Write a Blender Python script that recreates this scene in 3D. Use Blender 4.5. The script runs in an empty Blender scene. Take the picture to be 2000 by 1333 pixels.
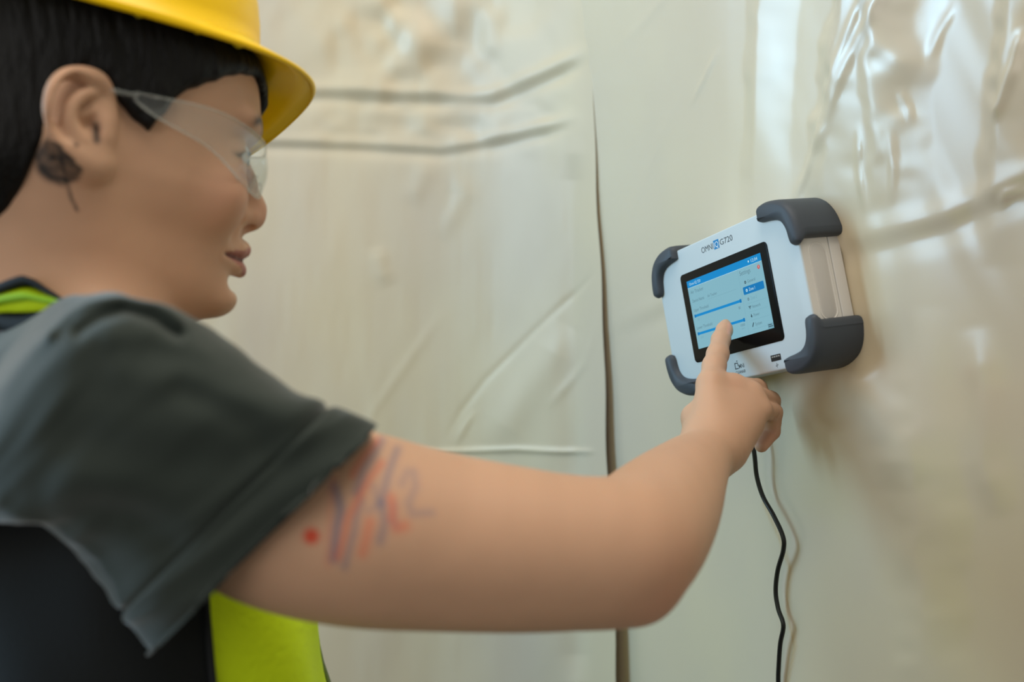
import bpy, bmesh, math, random
import numpy as np
import openvdb as vdb
from mathutils import Matrix, Vector

random.seed(3)
col = bpy.context.scene.collection
scene = bpy.context.scene

# ------------------------------------------------------------------ frames
# "view" coordinates: x right, y up, -z forward, metres, measured from the lens.
UP = np.array([-.08, .99, -.09]); UP /= np.linalg.norm(UP)
XW = np.array([1., 0, 0]) - UP[0] * UP; XW /= np.linalg.norm(XW)
YW = np.cross(UP, XW)
MW = np.array([XW, YW, UP])                       # view -> world rotation
CAM = np.array([0, 0, 1.32])
def W(p):
    p = np.asarray(p, float)
    return p @ MW.T + CAM
def P(px, py, d):
    return np.array([(px - 1000) / 2000 * d, (666.5 - py) / 2000 * d, -d])
def proj(p):
    return 1000 - 2000 * p[:, 0] / p[:, 2], 666.5 + 2000 * p[:, 1] / p[:, 2]

# ------------------------------------------------------------------ camera
cd = bpy.data.cameras.new('camera'); cam = bpy.data.objects.new('camera', cd); col.objects.link(cam)
cd.sensor_width = 36; cd.lens = 36; cd.clip_start = .02
m4 = Matrix.Identity(4)
for i in range(3):
    for j in range(3): m4[i][j] = MW[i][j]
    m4[i][3] = CAM[i]
cam.matrix_world = m4
cd.dof.use_dof = True; cd.dof.focus_distance = .875; cd.dof.aperture_fstop = 3.6
scene.camera = cam

# ------------------------------------------------------------------ light
world = bpy.data.worlds.new('world'); scene.world = world; world.use_nodes = True
bg = world.node_tree.nodes['Background']; bg.inputs[0].default_value = (.95, .93, .84, 1); bg.inputs[1].default_value = .33
def area(name, pos, target, size, power, color, sy=None):
    l = bpy.data.lights.new(name, 'AREA'); l.energy = power; l.color = color
    l.shape = 'RECTANGLE'; l.size = size; l.size_y = sy or size
    o = bpy.data.objects.new(name, l); col.objects.link(o)
    a, b = Vector(W(pos)), Vector(W(target))
    o.location = a; o.rotation_euler = (b - a).to_track_quat('-Z', 'Y').to_euler()
    return o
area('ceiling_panel_light', (.15, 1.35, -.35), (.05, 0, -.8), 1.0, 19, (1, .92, .80))
area('window_daylight', (-1.9, .55, -.72), (.2, .1, -.85), .22, 25, (.42, .74, 1.0), 1.6)
area('film_sheen_lamp', (-1.85, .50, -1.16), (.3, .2, -.8), .5, 10, (.42, .72, 1.0), 1.1)  # added lamp, widens the bluish reflection on the right-hand film
area('fill_lamp', (-1.2, .25, 1.2), (.6, -.3, -.9), 1.4, 12.5, (1.0, .96, .90))  # added fill from behind the lens, lifts the film and the near side
vs = scene.view_settings
scene.display_settings.display_device = 'sRGB'
vs.view_transform = 'Standard'; vs.look = 'None'; vs.gamma = 1; vs.exposure = 0; vs.use_curve_mapping = False

# ------------------------------------------------------------------ materials
def s2l(c):
    return tuple(((x / 255 + .055) / 1.055) ** 2.4 if x > 10 else x / 255 / 12.92 for x in c)
def mat(name, rgb, rough=.5, spec=.5, **k):
    m = bpy.data.materials.new(name); m.use_nodes = True
    b = m.node_tree.nodes['Principled BSDF']
    b.inputs['Base Color'].default_value = (*rgb, 1); b.inputs['Roughness'].default_value = rough
    b.inputs['Specular IOR Level'].default_value = spec
    for kk, v in k.items(): b.inputs[kk.replace('_', ' ')].default_value = v
    return m
def nodes(m): return m.node_tree.nodes, m.node_tree.links, m.node_tree.nodes['Principled BSDF']
def noise_bump(m, scale, strength, dist=.001, stretch=(1, 1, 1), detail=3, colour=None):
    n, l, b = nodes(m)
    tc = n.new('ShaderNodeTexCoord'); mp = n.new('ShaderNodeMapping'); mp.inputs['Scale'].default_value = stretch
    ns = n.new('ShaderNodeTexNoise'); ns.inputs['Scale'].default_value = scale; ns.inputs['Detail'].default_value = detail
    l.new(tc.outputs['Object'], mp.inputs[0]); l.new(mp.outputs[0], ns.inputs['Vector'])
    bp = n.new('ShaderNodeBump'); bp.inputs['Strength'].default_value = strength; bp.inputs['Distance'].default_value = dist
    l.new(ns.outputs[0], bp.inputs['Height']); l.new(bp.outputs[0], b.inputs['Normal'])
    return ns
def emit(name, rgb, strength=1):
    m = mat(name, (0, 0, 0), .25, .12); b = nodes(m)[2]
    b.inputs['Emission Color'].default_value = (*rgb, 1); b.inputs['Emission Strength'].default_value = strength
    return m
def attr_colour(m, name='tone'):
    n, l, b = nodes(m); a = n.new('ShaderNodeAttribute'); a.attribute_name = name
    l.new(a.outputs['Color'], b.inputs['Base Color']); return a

# ------------------------------------------------------------------ objects
def link(name, me, m, parent=None, smooth=True, label=None, cat=None, kind=None, group=None):
    o = bpy.data.objects.new(name, me); col.objects.link(o)
    for mm in (m if isinstance(m, (list, tuple)) else [m]): me.materials.append(mm)
    if smooth: me.polygons.foreach_set('use_smooth', [True] * len(me.polygons))
    if parent is not None: o.parent = parent; o.matrix_parent_inverse = parent.matrix_basis.inverted()
    for k, v in (('label', label), ('category', cat), ('kind', kind), ('group', group)):
        if v: o[k] = v
    return o
def mesh(name, verts, faces):
    """verts in view coordinates"""
    me = bpy.data.meshes.new(name); me.from_pydata([tuple(v) for v in W(np.array(verts))], [], [tuple(f) for f in faces])
    bm = bmesh.new(); bm.from_mesh(me); bmesh.ops.recalc_face_normals(bm, faces=bm.faces); bm.to_mesh(me); bm.free()
    return me
def empty(name, p, label, cat):
    o = bpy.data.objects.new(name, None); col.objects.link(o); o.location = tuple(W(p)); o.empty_display_size = .05
    o['label'] = label; o['category'] = cat
    bpy.context.view_layer.update(); return o
def mod_subsurf(o, n=1):
    s = o.modifiers.new('sub', 'SUBSURF'); s.levels = n; s.render_levels = n
def solid(o, t, off=-1):
    s = o.modifiers.new('solid', 'SOLIDIFY'); s.thickness = t; s.offset = off
def bevel(o, w, n=3):
    b = o.modifiers.new('bev', 'BEVEL'); b.width = w; b.segments = n; b.limit_method = 'ANGLE'; b.angle_limit = math.radians(40)
def catmull(pts, n):
    pts = np.array(pts, float); q = np.vstack([2 * pts[0] - pts[1], pts, 2 * pts[-1] - pts[-2]]); out = []
    for i in range(1, len(q) - 2):
        for j in range(n):
            t = j / n
            out.append(.5 * ((2 * q[i]) + (-q[i-1] + q[i+1]) * t + (2*q[i-1] - 5*q[i] + 4*q[i+1] - q[i+2]) * t*t + (-q[i-1] + 3*q[i] - 3*q[i+1] + q[i+2]) * t**3))
    out.append(pts[-1]); return np.array(out)
def tube(pts, r, seg=10, cap=True):
    pts = np.array(pts, float); n = len(pts); rr = np.broadcast_to(r, (n,)); V = []; F = []
    t = np.gradient(pts, axis=0); t /= np.linalg.norm(t, axis=1)[:, None]
    ref = np.array([.13, .31, .94])
    for i in range(n):
        a = np.cross(t[i], ref); a /= np.linalg.norm(a); b = np.cross(t[i], a)
        for k in range(seg):
            w = 2 * math.pi * k / seg; V.append(pts[i] + rr[i] * (a * math.cos(w) + b * math.sin(w)))
    for i in range(n - 1):
        for k in range(seg):
            k2 = (k + 1) % seg; F.append((i*seg+k, i*seg+k2, (i+1)*seg+k2, (i+1)*seg+k))
    if cap: F.append(tuple(range(seg))[::-1]); F.append(tuple((n-1)*seg + k for k in range(seg)))
    return V, F
def loft(rings, close_u=True, cap0=False, cap1=False):
    n = len(rings[0]); V = [v for r in rings for v in r]; F = []
    for i in range(len(rings) - 1):
        for k in range(n if close_u else n - 1):
            k2 = (k + 1) % n; F.append((i*n+k, i*n+k2, (i+1)*n+k2, (i+1)*n+k))
    if cap0: F.append(tuple(range(n))[::-1])
    if cap1: F.append(tuple((len(rings)-1)*n + k for k in range(n)))
    return V, F

def fbm(x, y, seed=0, oct=4):
    """cheap smooth value noise"""
    r = np.random.RandomState(seed); T = r.rand(256, 256); out = np.zeros_like(x); a = 1; f = 1
    for _ in range(oct):
        X = x * f; Y = y * f; xi = np.floor(X).astype(int); yi = np.floor(Y).astype(int); fx = X - xi; fy = Y - yi
        fx = fx*fx*(3-2*fx); fy = fy*fy*(3-2*fy)
        g = lambda i, j: T[(xi + i) % 256, (yi + j) % 256]
        out += a * ((g(0,0)*(1-fx) + g(1,0)*fx) * (1-fy) + (g(0,1)*(1-fx) + g(1,1)*fx) * fy - .5); a *= .5; f *= 2.03
    return out
def polydist(x, y, pts):
    """distance to a polyline, position 0..1 along it, signed side"""
    best = np.full(x.shape, 1e9); par = np.zeros(x.shape); side = np.zeros(x.shape)
    pts = np.array(pts, float); L = np.r_[0, np.cumsum(np.linalg.norm(np.diff(pts, axis=0), axis=1))]
    for i in range(len(pts) - 1):
        a, b = pts[i], pts[i+1]; d = b - a; l2 = (d**2).sum()
        t = np.clip(((x - a[0]) * d[0] + (y - a[1]) * d[1]) / l2, 0, 1)
        dx = x - a[0] - t * d[0]; dy = y - a[1] - t * d[1]; q = np.hypot(dx, dy); m = q < best
        best = np.where(m, q, best); par = np.where(m, (L[i] + t * (L[i+1] - L[i])) / L[-1], par)
        side = np.where(m, np.sign(d[0] * dy - d[1] * dx), side)
    return best, par, side

# ================================================================== THE WALLS
# pose of the wall the monitor hangs on (columns: along, up, out of the wall)
MD = np.array([[0.39465362, -0.15760487, -0.90521225],
               [0.16549426, 0.98126004, -0.09869338],
               [0.90380317, -0.11085773, 0.41334053]])
KD = .72e-3
TD = np.array([262.5622, 45.6814, -1241.5367]) * KD
def DV(u, v, w): return TD + MD @ (np.array([u, v, w], float) * KD)

film = mat('plastic_film', s2l((208, 198, 168)), .25, 1.0)
attr_colour(film)
noise_bump(film, 7, .12, .006, (1, 1, .4), 1)
film2 = mat('plastic_film_left', s2l((208, 198, 168)), .40, .3)
attr_colour(film2)
noise_bump(film2, 9, .12, .006, (1, 1, .6), 1)

def crease(x, y, pts, width, amp, fade=.15, kind='ridge'):
    d, t, s = polydist(x, y, pts)
    e = np.clip(np.minimum(t, 1 - t) / fade, 0, 1) if fade else 1
    if kind == 'ridge': return amp * e * np.exp(-(d / width) ** 2)
    if kind == 'step':                       # soft overhang: sheet bulges on one side, tucks in on the other
        q = d * s / width
        return amp * e * q * np.exp(-.5 * q * q) * 1.6
def sheet_attr(o, x, y, base, stains_reflections):
    c = np.ones((len(x), 4)); c[:, :3] = base
    n = fbm(x / 170., y / 420., 5, 3)
    c[:, :3] *= (1 + .10 * n)[:, None] * np.array([1, 1, 1]); c[:, 2] *= (1 - .10 * n)
    for pts, w, tint, al in stains_reflections:
        d, t, s = polydist(x, y, pts); f = al * np.exp(-(d / w) ** 2)
        c[:, :3] = c[:, :3] * (1 - f[:, None]) + np.array(tint) * f[:, None]
    a = o.data.color_attributes.new('tone', 'FLOAT_COLOR', 'POINT'); a.data.foreach_set('color', c.ravel())

# --- film over the wall the monitor hangs on
us = np.arange(-900, 1250, 4.0); vsn = np.arange(-1250, 1350, 4.5)
U, Vv = np.meshgrid(us, vsn); u = U.ravel(); v = Vv.ravel()
base = TD + np.outer(u, MD[:, 0]) * KD + np.outer(v, MD[:, 1]) * KD + np.outer(np.full_like(u, -66.), MD[:, 2]) * KD
x, y = proj(base); x = np.where(base[:, 2] > -.05, 5000, x); y = np.where(base[:, 2] > -.05, 5000, y)
near = np.clip((x - 1300) / 700, 0, 1)
h = 17 * fbm(u / 230. + 3, v / 1300., 11, 2) + 1.2 * fbm(u / 70., v / 500., 12, 2)
h += 7 * np.clip((x - 1500) / 400, 0, 1) * np.clip((700 - y) / 400, 0, 1) * fbm(u / 55. + v / 200., v / 420., 21, 2)
h += crease(x, y, [(4000, -420), (2600, 120), (2100, 322), (2000, 365), (1850, 435), (1740, 465), (1640, 487), (1500, 530)], 20, 2.6, .12, 'step')
h += crease(x, y, [(1420, 560), (1300, 603), (1200, 650), (1120, 690)], 16, 2.2, .1, 'step')
h += crease(x, y, [(1730, -60), (1710, 0), (1640, 190), (1592, 330), (1560, 395)], 7, 3.0, .1)
h += crease(x, y, [(1770, -60), (1742, 0), (1680, 130), (1635, 240), (1600, 320)], 9, 3.0, .1)
h += crease(x, y, [(1416, 90), (1385, 150), (1350, 212)], 4, 2.2, .3)
h += crease(x, y, [(2020, 60), (2000, 135), (1975, 200), (1955, 232)], 8, 4, .1)
h += crease(x, y, [(1330, 180), (1290, 270), (1225, 440), (1210, 560)], 5, 1.5, .3)
h += crease(x, y, [(1770, 175), (1780, 205), (1793, 240)], 4, 2, .3)
h += crease(x, y, [(1700, 240), (1695, 320), (1702, 415)], 5, 2.2, .3)
h += crease(x, y, [(1755, 250), (1757, 330), (1752, 400)], 5, 1.8, .3)
h += crease(x, y, [(1820, 120), (1840, 60), (1870, 0)], 8, 1.8, .3)
h += crease(x, y, [(1960, 400), (1980, 377), (2040, 370)], 6, 4, .1)
h += crease(x, y, [(1165, 130), (1260, 40), (1320, -30)], 8, 2, .2)
h += crease(x, y, [(1500, 980), (1532, 1050), (1551, 1110), (1545, 1190), (1560, 1262), (1545, 1340)], 4, .8, .1)
def flank(x0, x1, x2, amp, y0, y1, lean=0., tex=0.):
    xx = x - lean * (y - 200) + tex * fbm(y / 60., x / 90., 77, 2)
    f = np.interp(xx, [x0, x1, x2], [0, 1, 0]); f = f * f * (3 - 2 * f) * .4 + f * .6
    return amp * f * np.clip((y1 - y) / (y1 - y0), 0, 1)
h = h * np.clip((x - 1180) / 250, .1, 1)
h += flank(1462, 1492, 1560, 9, 150, 480, -.03, 10)
h += flank(1600, 1650, 1830, 19, 150, 520, -.10, 26) + flank(1700, 1722, 1790, 5, 100, 430, -.05, 30)
h += flank(1925, 1965, 2100, 13, 150, 520, -.10, 20)
h += flank(1740, 1800, 1900, 5, 1200, 1500, 0, 20) * np.clip((y - 600) / 300, 0, 1)
h += crease(x, y, [(1905, 640), (1930, 760), (1925, 900), (1960, 1010)], 30, 3.5, .2)
h += crease(x, y, [(1660, 700), (1760, 860), (1760, 960)], 40, 5, .2)
vtx = base + np.outer(h * KD, MD[:, 2])
nu, nv = len(us), len(vsn)
ii, jj = np.meshgrid(np.arange(nv - 1), np.arange(nu - 1), indexing='ij'); a = (ii * nu + jj).ravel()
F = np.stack([a, a + 1, a + nu + 1, a + nu], 1)
o = link('plastic_sheet', mesh('plastic_sheet', vtx, F.tolist()), film, label='glossy cream plastic film hung on the wall behind the white monitor', cat='plastic sheet')
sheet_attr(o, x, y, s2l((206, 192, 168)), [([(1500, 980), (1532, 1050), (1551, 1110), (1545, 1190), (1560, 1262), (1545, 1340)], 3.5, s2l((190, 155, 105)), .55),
    ([(1610, 780), (1620, 960)], 70, s2l((190, 174, 128)), .35), ([(1700, 560), (1690, 740)], 55, s2l((194, 176, 130)), .25)])  # the two wide tan patches are reflections painted into the film colour

# --- film hanging to the left of the corner, lapping over the first one
DX = [(-1200, .20), (-400, .20), (200, .19), (500, .182), (700, .17), (800, .16), (900, .142), (1000, .105), (1100, .052), (1160, .014), (1180, 0), (1240, -.045)]
tx = np.array([q[0] for q in DX], float); td = np.array([q[1] for q in DX])
def depth_left(px, py):
    n_ = MD[:, 2]; e_ = (1162 + .0385 * (py - 100) - 1000) / 2000
    wall = (n_ @ TD - 66 * KD) / (n_[0] * e_ + n_[1] * (666.5 - py) / 2000 - n_[2])
    return wall - .009 + sum(np.interp(px + s, tx, td) for s in (-40, -20, 0, 20, 40)) / 5 * 1.1
ncol = 460; nrow = 400
tcol = np.linspace(0, 1, ncol) ; trow = np.linspace(-700, 2100, nrow * 2)
TT, YY = np.meshgrid(tcol, trow)
wob = 1.2 * np.sin(YY / 37.) + 1.5 * np.sin(YY / 91. + 1)
xe = 1162 + .0385 * (YY - 100) + wob + 4 - 10 / (1 + np.exp((98 - YY) / 3.))
X0 = -1000 + TT * (xe + 1000); X0 = xe - np.maximum(xe - X0, 0) ** 1.12 * (2150 ** -.12)
x = X0.ravel(); y = YY.ravel(); d = depth_left(x, y)
base = np.stack([(x - 1000) / 2000 * d, (666.5 - y) / 2000 * d, -d], 1)
h = 5 * fbm(x / 190., y / 520., 41, 3) + 1.2 * fbm(x / 60., y / 200., 42, 3)
cr = np.exp(-(((x - 800) / 190) ** 2 + ((y - 70) / 130) ** 2))
h += 19 * cr * fbm(x / 75., y / 85., 44, 2) + 8 * np.exp(-(((x - 850) / 230) ** 2 + ((y - 240) / 55) ** 2)) * fbm(x / 70., y / 50., 45, 2)
h += crease(x, y, [(-900, 200), (100, 190), (500, 185), (640, 183), (760, 189), (960, 194), (1060, 152), (1175, 97)], 12, -3.0, .03, 'step')
h += crease(x, y, [(-900, 290), (100, 283), (450, 280), (560, 281), (700, 286), (860, 296), (930, 284), (1060, 255), (1135, 232)], 10, -2.3, .04, 'step')
h += crease(x, y, [(1190, 495), (1150, 545), (1100, 590), (1050, 640), (1000, 690), (950, 740), (900, 805), (868, 865)], 6, -1.1, .15)
h += crease(x, y, [(1205, 530), (1165, 640), (1140, 710), (1100, 760), (1070, 800)], 8, 1.2, .15)
h += crease(x, y, [(1110, 640), (1010, 800), (960, 880)], 34, 3.5, .2)
h += crease(x, y, [(870, 600), (760, 760), (700, 850)], 10, .8, .3)
h += crease(x, y, [(930, 800), (905, 840), (890, 870)], 6, 1.3, .3)
h += crease(x, y, [(-900, 890), (400, 885), (680, 884), (860, 883), (1010, 878), (1100, 883), (1168, 882)], 5, 2.6, .01)
h += crease(x, y, [(835, 310), (820, 360), (795, 400)], 20, 1.6, .3)
h += crease(x, y, [(890, 320), (905, 380), (860, 470)], 18, 2, .3)
h += crease(x, y, [(735, 480), (745, 530), (760, 560)], 18, 2, .3)
h += crease(x, y, [(1125, 300), (1118, 600), (1120, 950), (1125, 1333)], 26, -5, .05)
n3 = np.array([-.25, 0, .97]); n3 = np.where((x > 950)[:, None], np.array([-.55, 0, .83]), n3)
h = h * np.clip((xe.ravel() - x) / 60, 0, 1); vtx = base + n3 * (h * .001)[:, None]
nu = ncol; nv = nrow * 2
ii, jj = np.meshgrid(np.arange(nv - 1), np.arange(nu - 1), indexing='ij'); a = (ii * nu + jj).ravel()
F = np.stack([a, a + 1, a + nu + 1, a + nu], 1)
o = link('plastic_sheet', mesh('plastic_sheet', vtx, F.tolist()), film2, label='creased cream plastic film hanging behind the person, folded in long horizontal bands', cat='plastic sheet')
sheet_attr(o, x, y, s2l((206, 191, 165)), [])

# walls behind the film
wallm = mat('wall_paint', s2l((196, 188, 160)), .8, .2); noise_bump(wallm, 60, .1)
def slab(name, c, k, pts2, thick, nrm):
    pts = [np.array(q, float) for q in pts2]; n = np.array(nrm, float)
    V = pts + [q + n * thick for q in pts]; F = [(0,1,2,3), (7,6,5,4)] + [(i, (i+1) % 4, (i+1) % 4 + 4, i + 4) for i in range(4)]
    return link(name, mesh(name, V, F), c, smooth=False, kind='structure')
pl = [DV(uu, vv, -110) for uu, vv in ((-560, -1900), (1250, -1900), (1250, 1500), (-560, 1500))]
slab('wall_right', wallm, 0, pl, -.1, MD[:, 2])
slab('wall_back', wallm, 0, [(-1.25, -1.5, -1.75), (.2, -1.5, -1.75), (.2, 1.35, -1.75), (-1.25, 1.35, -1.75)], -.1, (0, 0, 1))

fm = mat('concrete', s2l((92, 88, 82)), .8, .2); noise_bump(fm, 20, .3)
fl = bmesh.new(); bmesh.ops.create_cube(fl, size=1); fme = bpy.data.meshes.new('floor'); fl.to_mesh(fme); fl.free()
fo = link('floor', fme, fm, smooth=False, kind='structure'); fo.scale = (4.5, 4.5, .1); fo.location = (0, 1.0, -.05)
# ================================================================== THE MONITOR
dev = empty('air_monitor', DV(0, -92, -30), 'white wall-mounted air monitor with lit touchscreen and four dark rubber corner guards', 'monitor')
shell_m = mat('white_shell', s2l((192, 201, 205)), .42, .4); noise_bump(shell_m, 900, .05, .0002)
side_m = mat('shell_side', s2l((206, 202, 196)), .45, .4)
rubber = mat('dark_rubber', s2l((62, 68, 76)), .55, .35); noise_bump(rubber, 1200, .08, .0002)
blackg = mat('black_glass', (.004, .004, .004), .15, .10)
ink = mat('grey_ink', s2l((70, 78, 84)), .5); blue_ink = mat('blue_ink', s2l((10, 125, 185)), .5); wht_ink = mat('white_ink', s2l((225, 235, 240)), .5)
def rrect(u0, v0, u1, v1, r, n=6):
    out = []
    for cx, cy, a0 in ((u1-r, v1-r, 0), (u0+r, v1-r, 90), (u0+r, v0+r, 180), (u1-r, v0+r, 270)):
        for i in range(n + 1):
            a = math.radians(a0 + 90 * i / n); out.append((cx + r * math.cos(a), cy + r * math.sin(a)))
    return out
def prism(name, poly, w0, w1, m, parent=dev, bev=0, smooth=False, **k):
    n = len(poly); V = [DV(a, b, w0) for a, b in poly] + [DV(a, b, w1) for a, b in poly]
    F = [tuple(range(n)), tuple(range(2*n - 1, n - 1, -1))] + [(i, (i+1) % n, (i+1) % n + n, i + n) for i in range(n)]
    o = link(name, mesh(name, V, F), m, parent, smooth, **k)
    if bev: bevel(o, bev * KD); o.data.polygons.foreach_set('use_smooth', [True] * len(o.data.polygons))
    return o
prism('front_shell', rrect(-143, -92.6, 143, 88, 24), -40, 0, shell_m, bev=2.0)
prism('back_shell', rrect(-143, -92.6, 143, 88, 24), -57, -41.2, side_m, bev=1.5, label='warm white rear half of the casing')
prism('wall_bracket', rrect(-90, -60, 90, 60, 6), -66, -57, side_m, bev=1)
prism('bezel', rrect(-90.3, -60.4, 90.3, 54.8, 6), -1, 1.0, blackg, bev=.5, label='glossy black screen bezel')
# side recess with a raised rim
def side_poly(v0, v1, w0, w1, r, n=8):
    return rrect(v0, w0, v1, w1, r, n)
def side_prism(name, poly, u0, u1, m, bev=0, **k):
    n = len(poly); V = [DV(u0, a, b) for a, b in poly] + [DV(u1, a, b) for a, b in poly]
    F = [tuple(range(n)), tuple(range(2*n - 1, n - 1, -1))] + [(i, (i+1) % n, (i+1) % n + n, i + n) for i in range(n)]
    o = link(name, mesh(name, V, F), m, dev, False, **k)
    if bev: bevel(o, bev * KD, 2); o.data.polygons.foreach_set('use_smooth', [True] * len(o.data.polygons))
    return o
outer = rrect(-50, -36, 39, -10, 12.9, 10); inner = rrect(-48.8, -34.8, 37.8, -11.2, 11.7, 10)
n = len(outer); V = []
for uu, pl_ in ((142.6, outer), (143.7, outer), (143.7, inner), (142.6, inner)): V += [DV(uu, a, b) for a, b in pl_]
F = [(k*n+i, k*n+(i+1) % n, ((k+1) % 4)*n+(i+1) % n, ((k+1) % 4)*n+i) for k in range(4) for i in range(n)]
o = link('side_grip_rim', mesh('rim', V, F), side_m, dev); bevel(o, .4 * KD)
grip = mat('side_pad', s2l((190, 186, 181)), .6, .3); noise_bump(grip, 500, .3, .0004)
side_prism('side_pad', rrect(-47.5, -33.5, 36.5, -12.5, 10.4, 8), 142.5, 143.4, grip, .3, label='grey oval pad on the side')
side_prism('side_panel', rrect(-66, -39.5, 62, -1.5, 1), 142.6, 143.15, side_m)

# corner guards: an L wrapped round each corner
def guard(su, sv, vt):
    P0 = [(88, 80), (88.5, 92), (94, 97), (108, 97.5), (124, 94), (138, 86), (147, 73), (151, 58), (151.5, 45), (148, 40), (138, 40), (134, 45), (132, 58), (127, 68), (118, 74), (106, 77), (94, 78.5)]
    pts = catmull(P0 + [P0[0]], 3)[:-1]
    poly = [(su * a, sv * b - (2.3)) for a, b in pts]
    n = len(poly); V = []; cx = sum(p[0] for p in poly) / n; cy = sum(p[1] for p in poly) / n
    # profile through the depth: back edge, straight side, chamfered front lip
    core = [(su * 122, sv * 82 - 2.3)]
    prof = [(-60, .0), (-57, 1.2), (-5, 1.2), (2, .6), (6, -1.4), (8.5, -4.2)]
    nrm = []
    for i in range(n):
        a = np.array(poly[(i+1) % n]) - np.array(poly[i-1]); q = np.array([a[1], -a[0]]); q /= np.linalg.norm(q); nrm.append(q)
    ar = sum(poly[i][0] * poly[(i+1) % n][1] - poly[(i+1) % n][0] * poly[i][1] for i in range(n))
    sg = 1 if ar > 0 else -1
    for w, off in prof:
        for i in range(n):
            q = np.array(poly[i]) + sg * nrm[i] * off
            if w < -4 and abs(q[1] + 2.3) < 52: q[1] += sv * 7
            V.append(DV(q[0], q[1], w))
    F = [(k*n+i, k*n+(i+1) % n, (k+1)*n+(i+1) % n, (k+1)*n+i) for k in range(len(prof)-1) for i in range(n)]
    F += [tuple(range(n)), tuple(range(len(prof)*n - 1, (len(prof)-1)*n - 1, -1))]
    o = link('corner_guard', mesh('corner_guard', V, F), rubber, dev); o.data.set_sharp_from_angle(angle=math.radians(50))
for su, sv in ((1, 1), (1, -1), (-1, 1), (-1, -1)): guard(su, sv, 0)

def glyphs(name, s, u, v, size, m, w=.15, width=None, parent=dev, extr=.06, shear=0, bold=0):
    c = bpy.data.curves.new(name, 'FONT'); c.body = s; c.size = 10; c.extrude = .0; c.resolution_u = 3; c.offset = bold
    t = bpy.data.objects.new(name, c); col.objects.link(t); dg = bpy.context.evaluated_depsgraph_get(); dg.update()
    me = bpy.data.meshes.new_from_object(t.evaluated_get(dg)); bpy.data.objects.remove(t); bpy.data.curves.remove(c)
    co = np.zeros(len(me.vertices) * 3); me.vertices.foreach_get('co', co); co = co.reshape(-1, 3)
    wd = co[:, 0].max() - co[:, 0].min(); ht = 7.3
    sc = size / ht; sx = (width / wd) if width else sc
    loc = np.stack([u + (co[:, 0] - co[:, 0].min()) * sx, v + co[:, 1] * sc, np.full(len(co), w)], 1)
    wp = W(TD + (loc * KD) @ MD.T); me.vertices.foreach_set('co', wp.ravel())
    me.update(); me.materials.clear()
    return link(name, me, m, parent, False)
def quad(name, u0, v0, u1, v1, w, m, r=0, parent=dev):
    poly = rrect(u0, v0, u1, v1, r) if r else [(u0, v0), (u1, v0), (u1, v1), (u0, v1)]
    return link(name, mesh(name, [DV(a, b, w) for a, b in poly], [tuple(range(len(poly)))]), m, parent, False)
glyphs('lettering', 'OMNI', -34.8, 70.9, 7.6, ink, width=25)
quad('logo_tile', -8.2, 69.0, 3.0, 80.0, .12, blue_ink)
glyphs('lettering', 'IQ', -6.9, 70.9, 7.4, wht_ink, .3, width=8.6)
glyphs('lettering', 'G720', 5.2, 71.2, 7.4, ink, width=25.6)
# maker's mark under the screen
for (a, b, c_, d_) in ((-10.5, -79.5, -9.1, -72.6), (-10.5, -80.3, -3.8, -79.0), (-10.5, -73.6, -4.5, -72.4), (-4.6, -77.0, -3.4, -72.4), (-6.0, -71.2, -3.4, -70.0)):
    quad('logo_stroke', a, b, c_, d_, .12, ink)
glyphs('lettering', 'MNI', -2.6, -79.9, 5.4, ink, width=10.5, bold=.05)
glyphs('lettering', 'CLEANAIR', -10.5, -86.0, 3.9, ink, width=19.5)
usb = prism('usb_port', rrect(59.8, -81.2, 77.4, -74.0, .5), -.5, .35, mat('port_black', (.01, .01, .012), .3))
metal = mat('port_metal', (.55, .55, .52), .35, .5, Metallic=1)
for k in range(4): quad('port_contact', 61.5 + k * 3.9, -77.0, 64.6 + k * 3.9, -75.2, .5, metal, parent=usb)
for a, b, c_, d_ in ((67.7, -89.0, 68.4, -83.6), (68.3, -86.6, 70.2, -86.0), (66.0, -87.6, 67.8, -87.0), (69.6, -86.4, 70.3, -84.8), (66.0, -87.4, 66.6, -85.9)):
    quad('port_symbol', a, b, c_, d_, .1, ink)

# screen
def E(n, c, s=1.0): return emit(n, s2l(c), s)
scr = quad('screen', -77, -44, 77, 44, 1.15, E('screen_light', (128, 178, 193)))
SB = E('screen_blue', (8, 134, 200)); SBD = E('screen_button', (10, 118, 182)); SW = E('screen_white', (190, 225, 235)); SG = E('screen_grey', (92, 128, 142)); SD = E('screen_dark', (38, 60, 72)); SL = E('screen_line', (112, 160, 176)); SR = E('screen_red', (205, 70, 62)); SP = E('screen_pale', (142, 190, 204))
def q(u0, v0, u1, v1, m, w=1.2, r=0): return quad('screen_element', u0, v0, u1, v1, w, m, r, scr)
def tx_(s, u, v, size, m, width=None, w=1.28): return glyphs('screen_text', s, u, v, size, m, w, width, scr)
q(-77, 35, 77, 44, SB); q(-77, 34.6, 77, 35, SW)
tx_('Omni IQ 720', -72, 37.6, 3.6, SW, 25); q(52.2, 38.2, 54.4, 40.6, SW, 1.25, .9); tx_('12:04', 58.2, 37.3, 4.0, SW, 12)
q(30, -44, 30.25, 34.6, SL)
tx_('Settings', 32.8, 26.6, 5.6, SG, 21); q(67.3, 26.7, 72.0, 31.6, SR, 1.25, 2.3); tx_('x', 68.8, 28.2, 4, SW, 1.8, 1.32)
q(33.9, 3.0, 73.4, 12.2, SBD, 1.22, 1.5)
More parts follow.
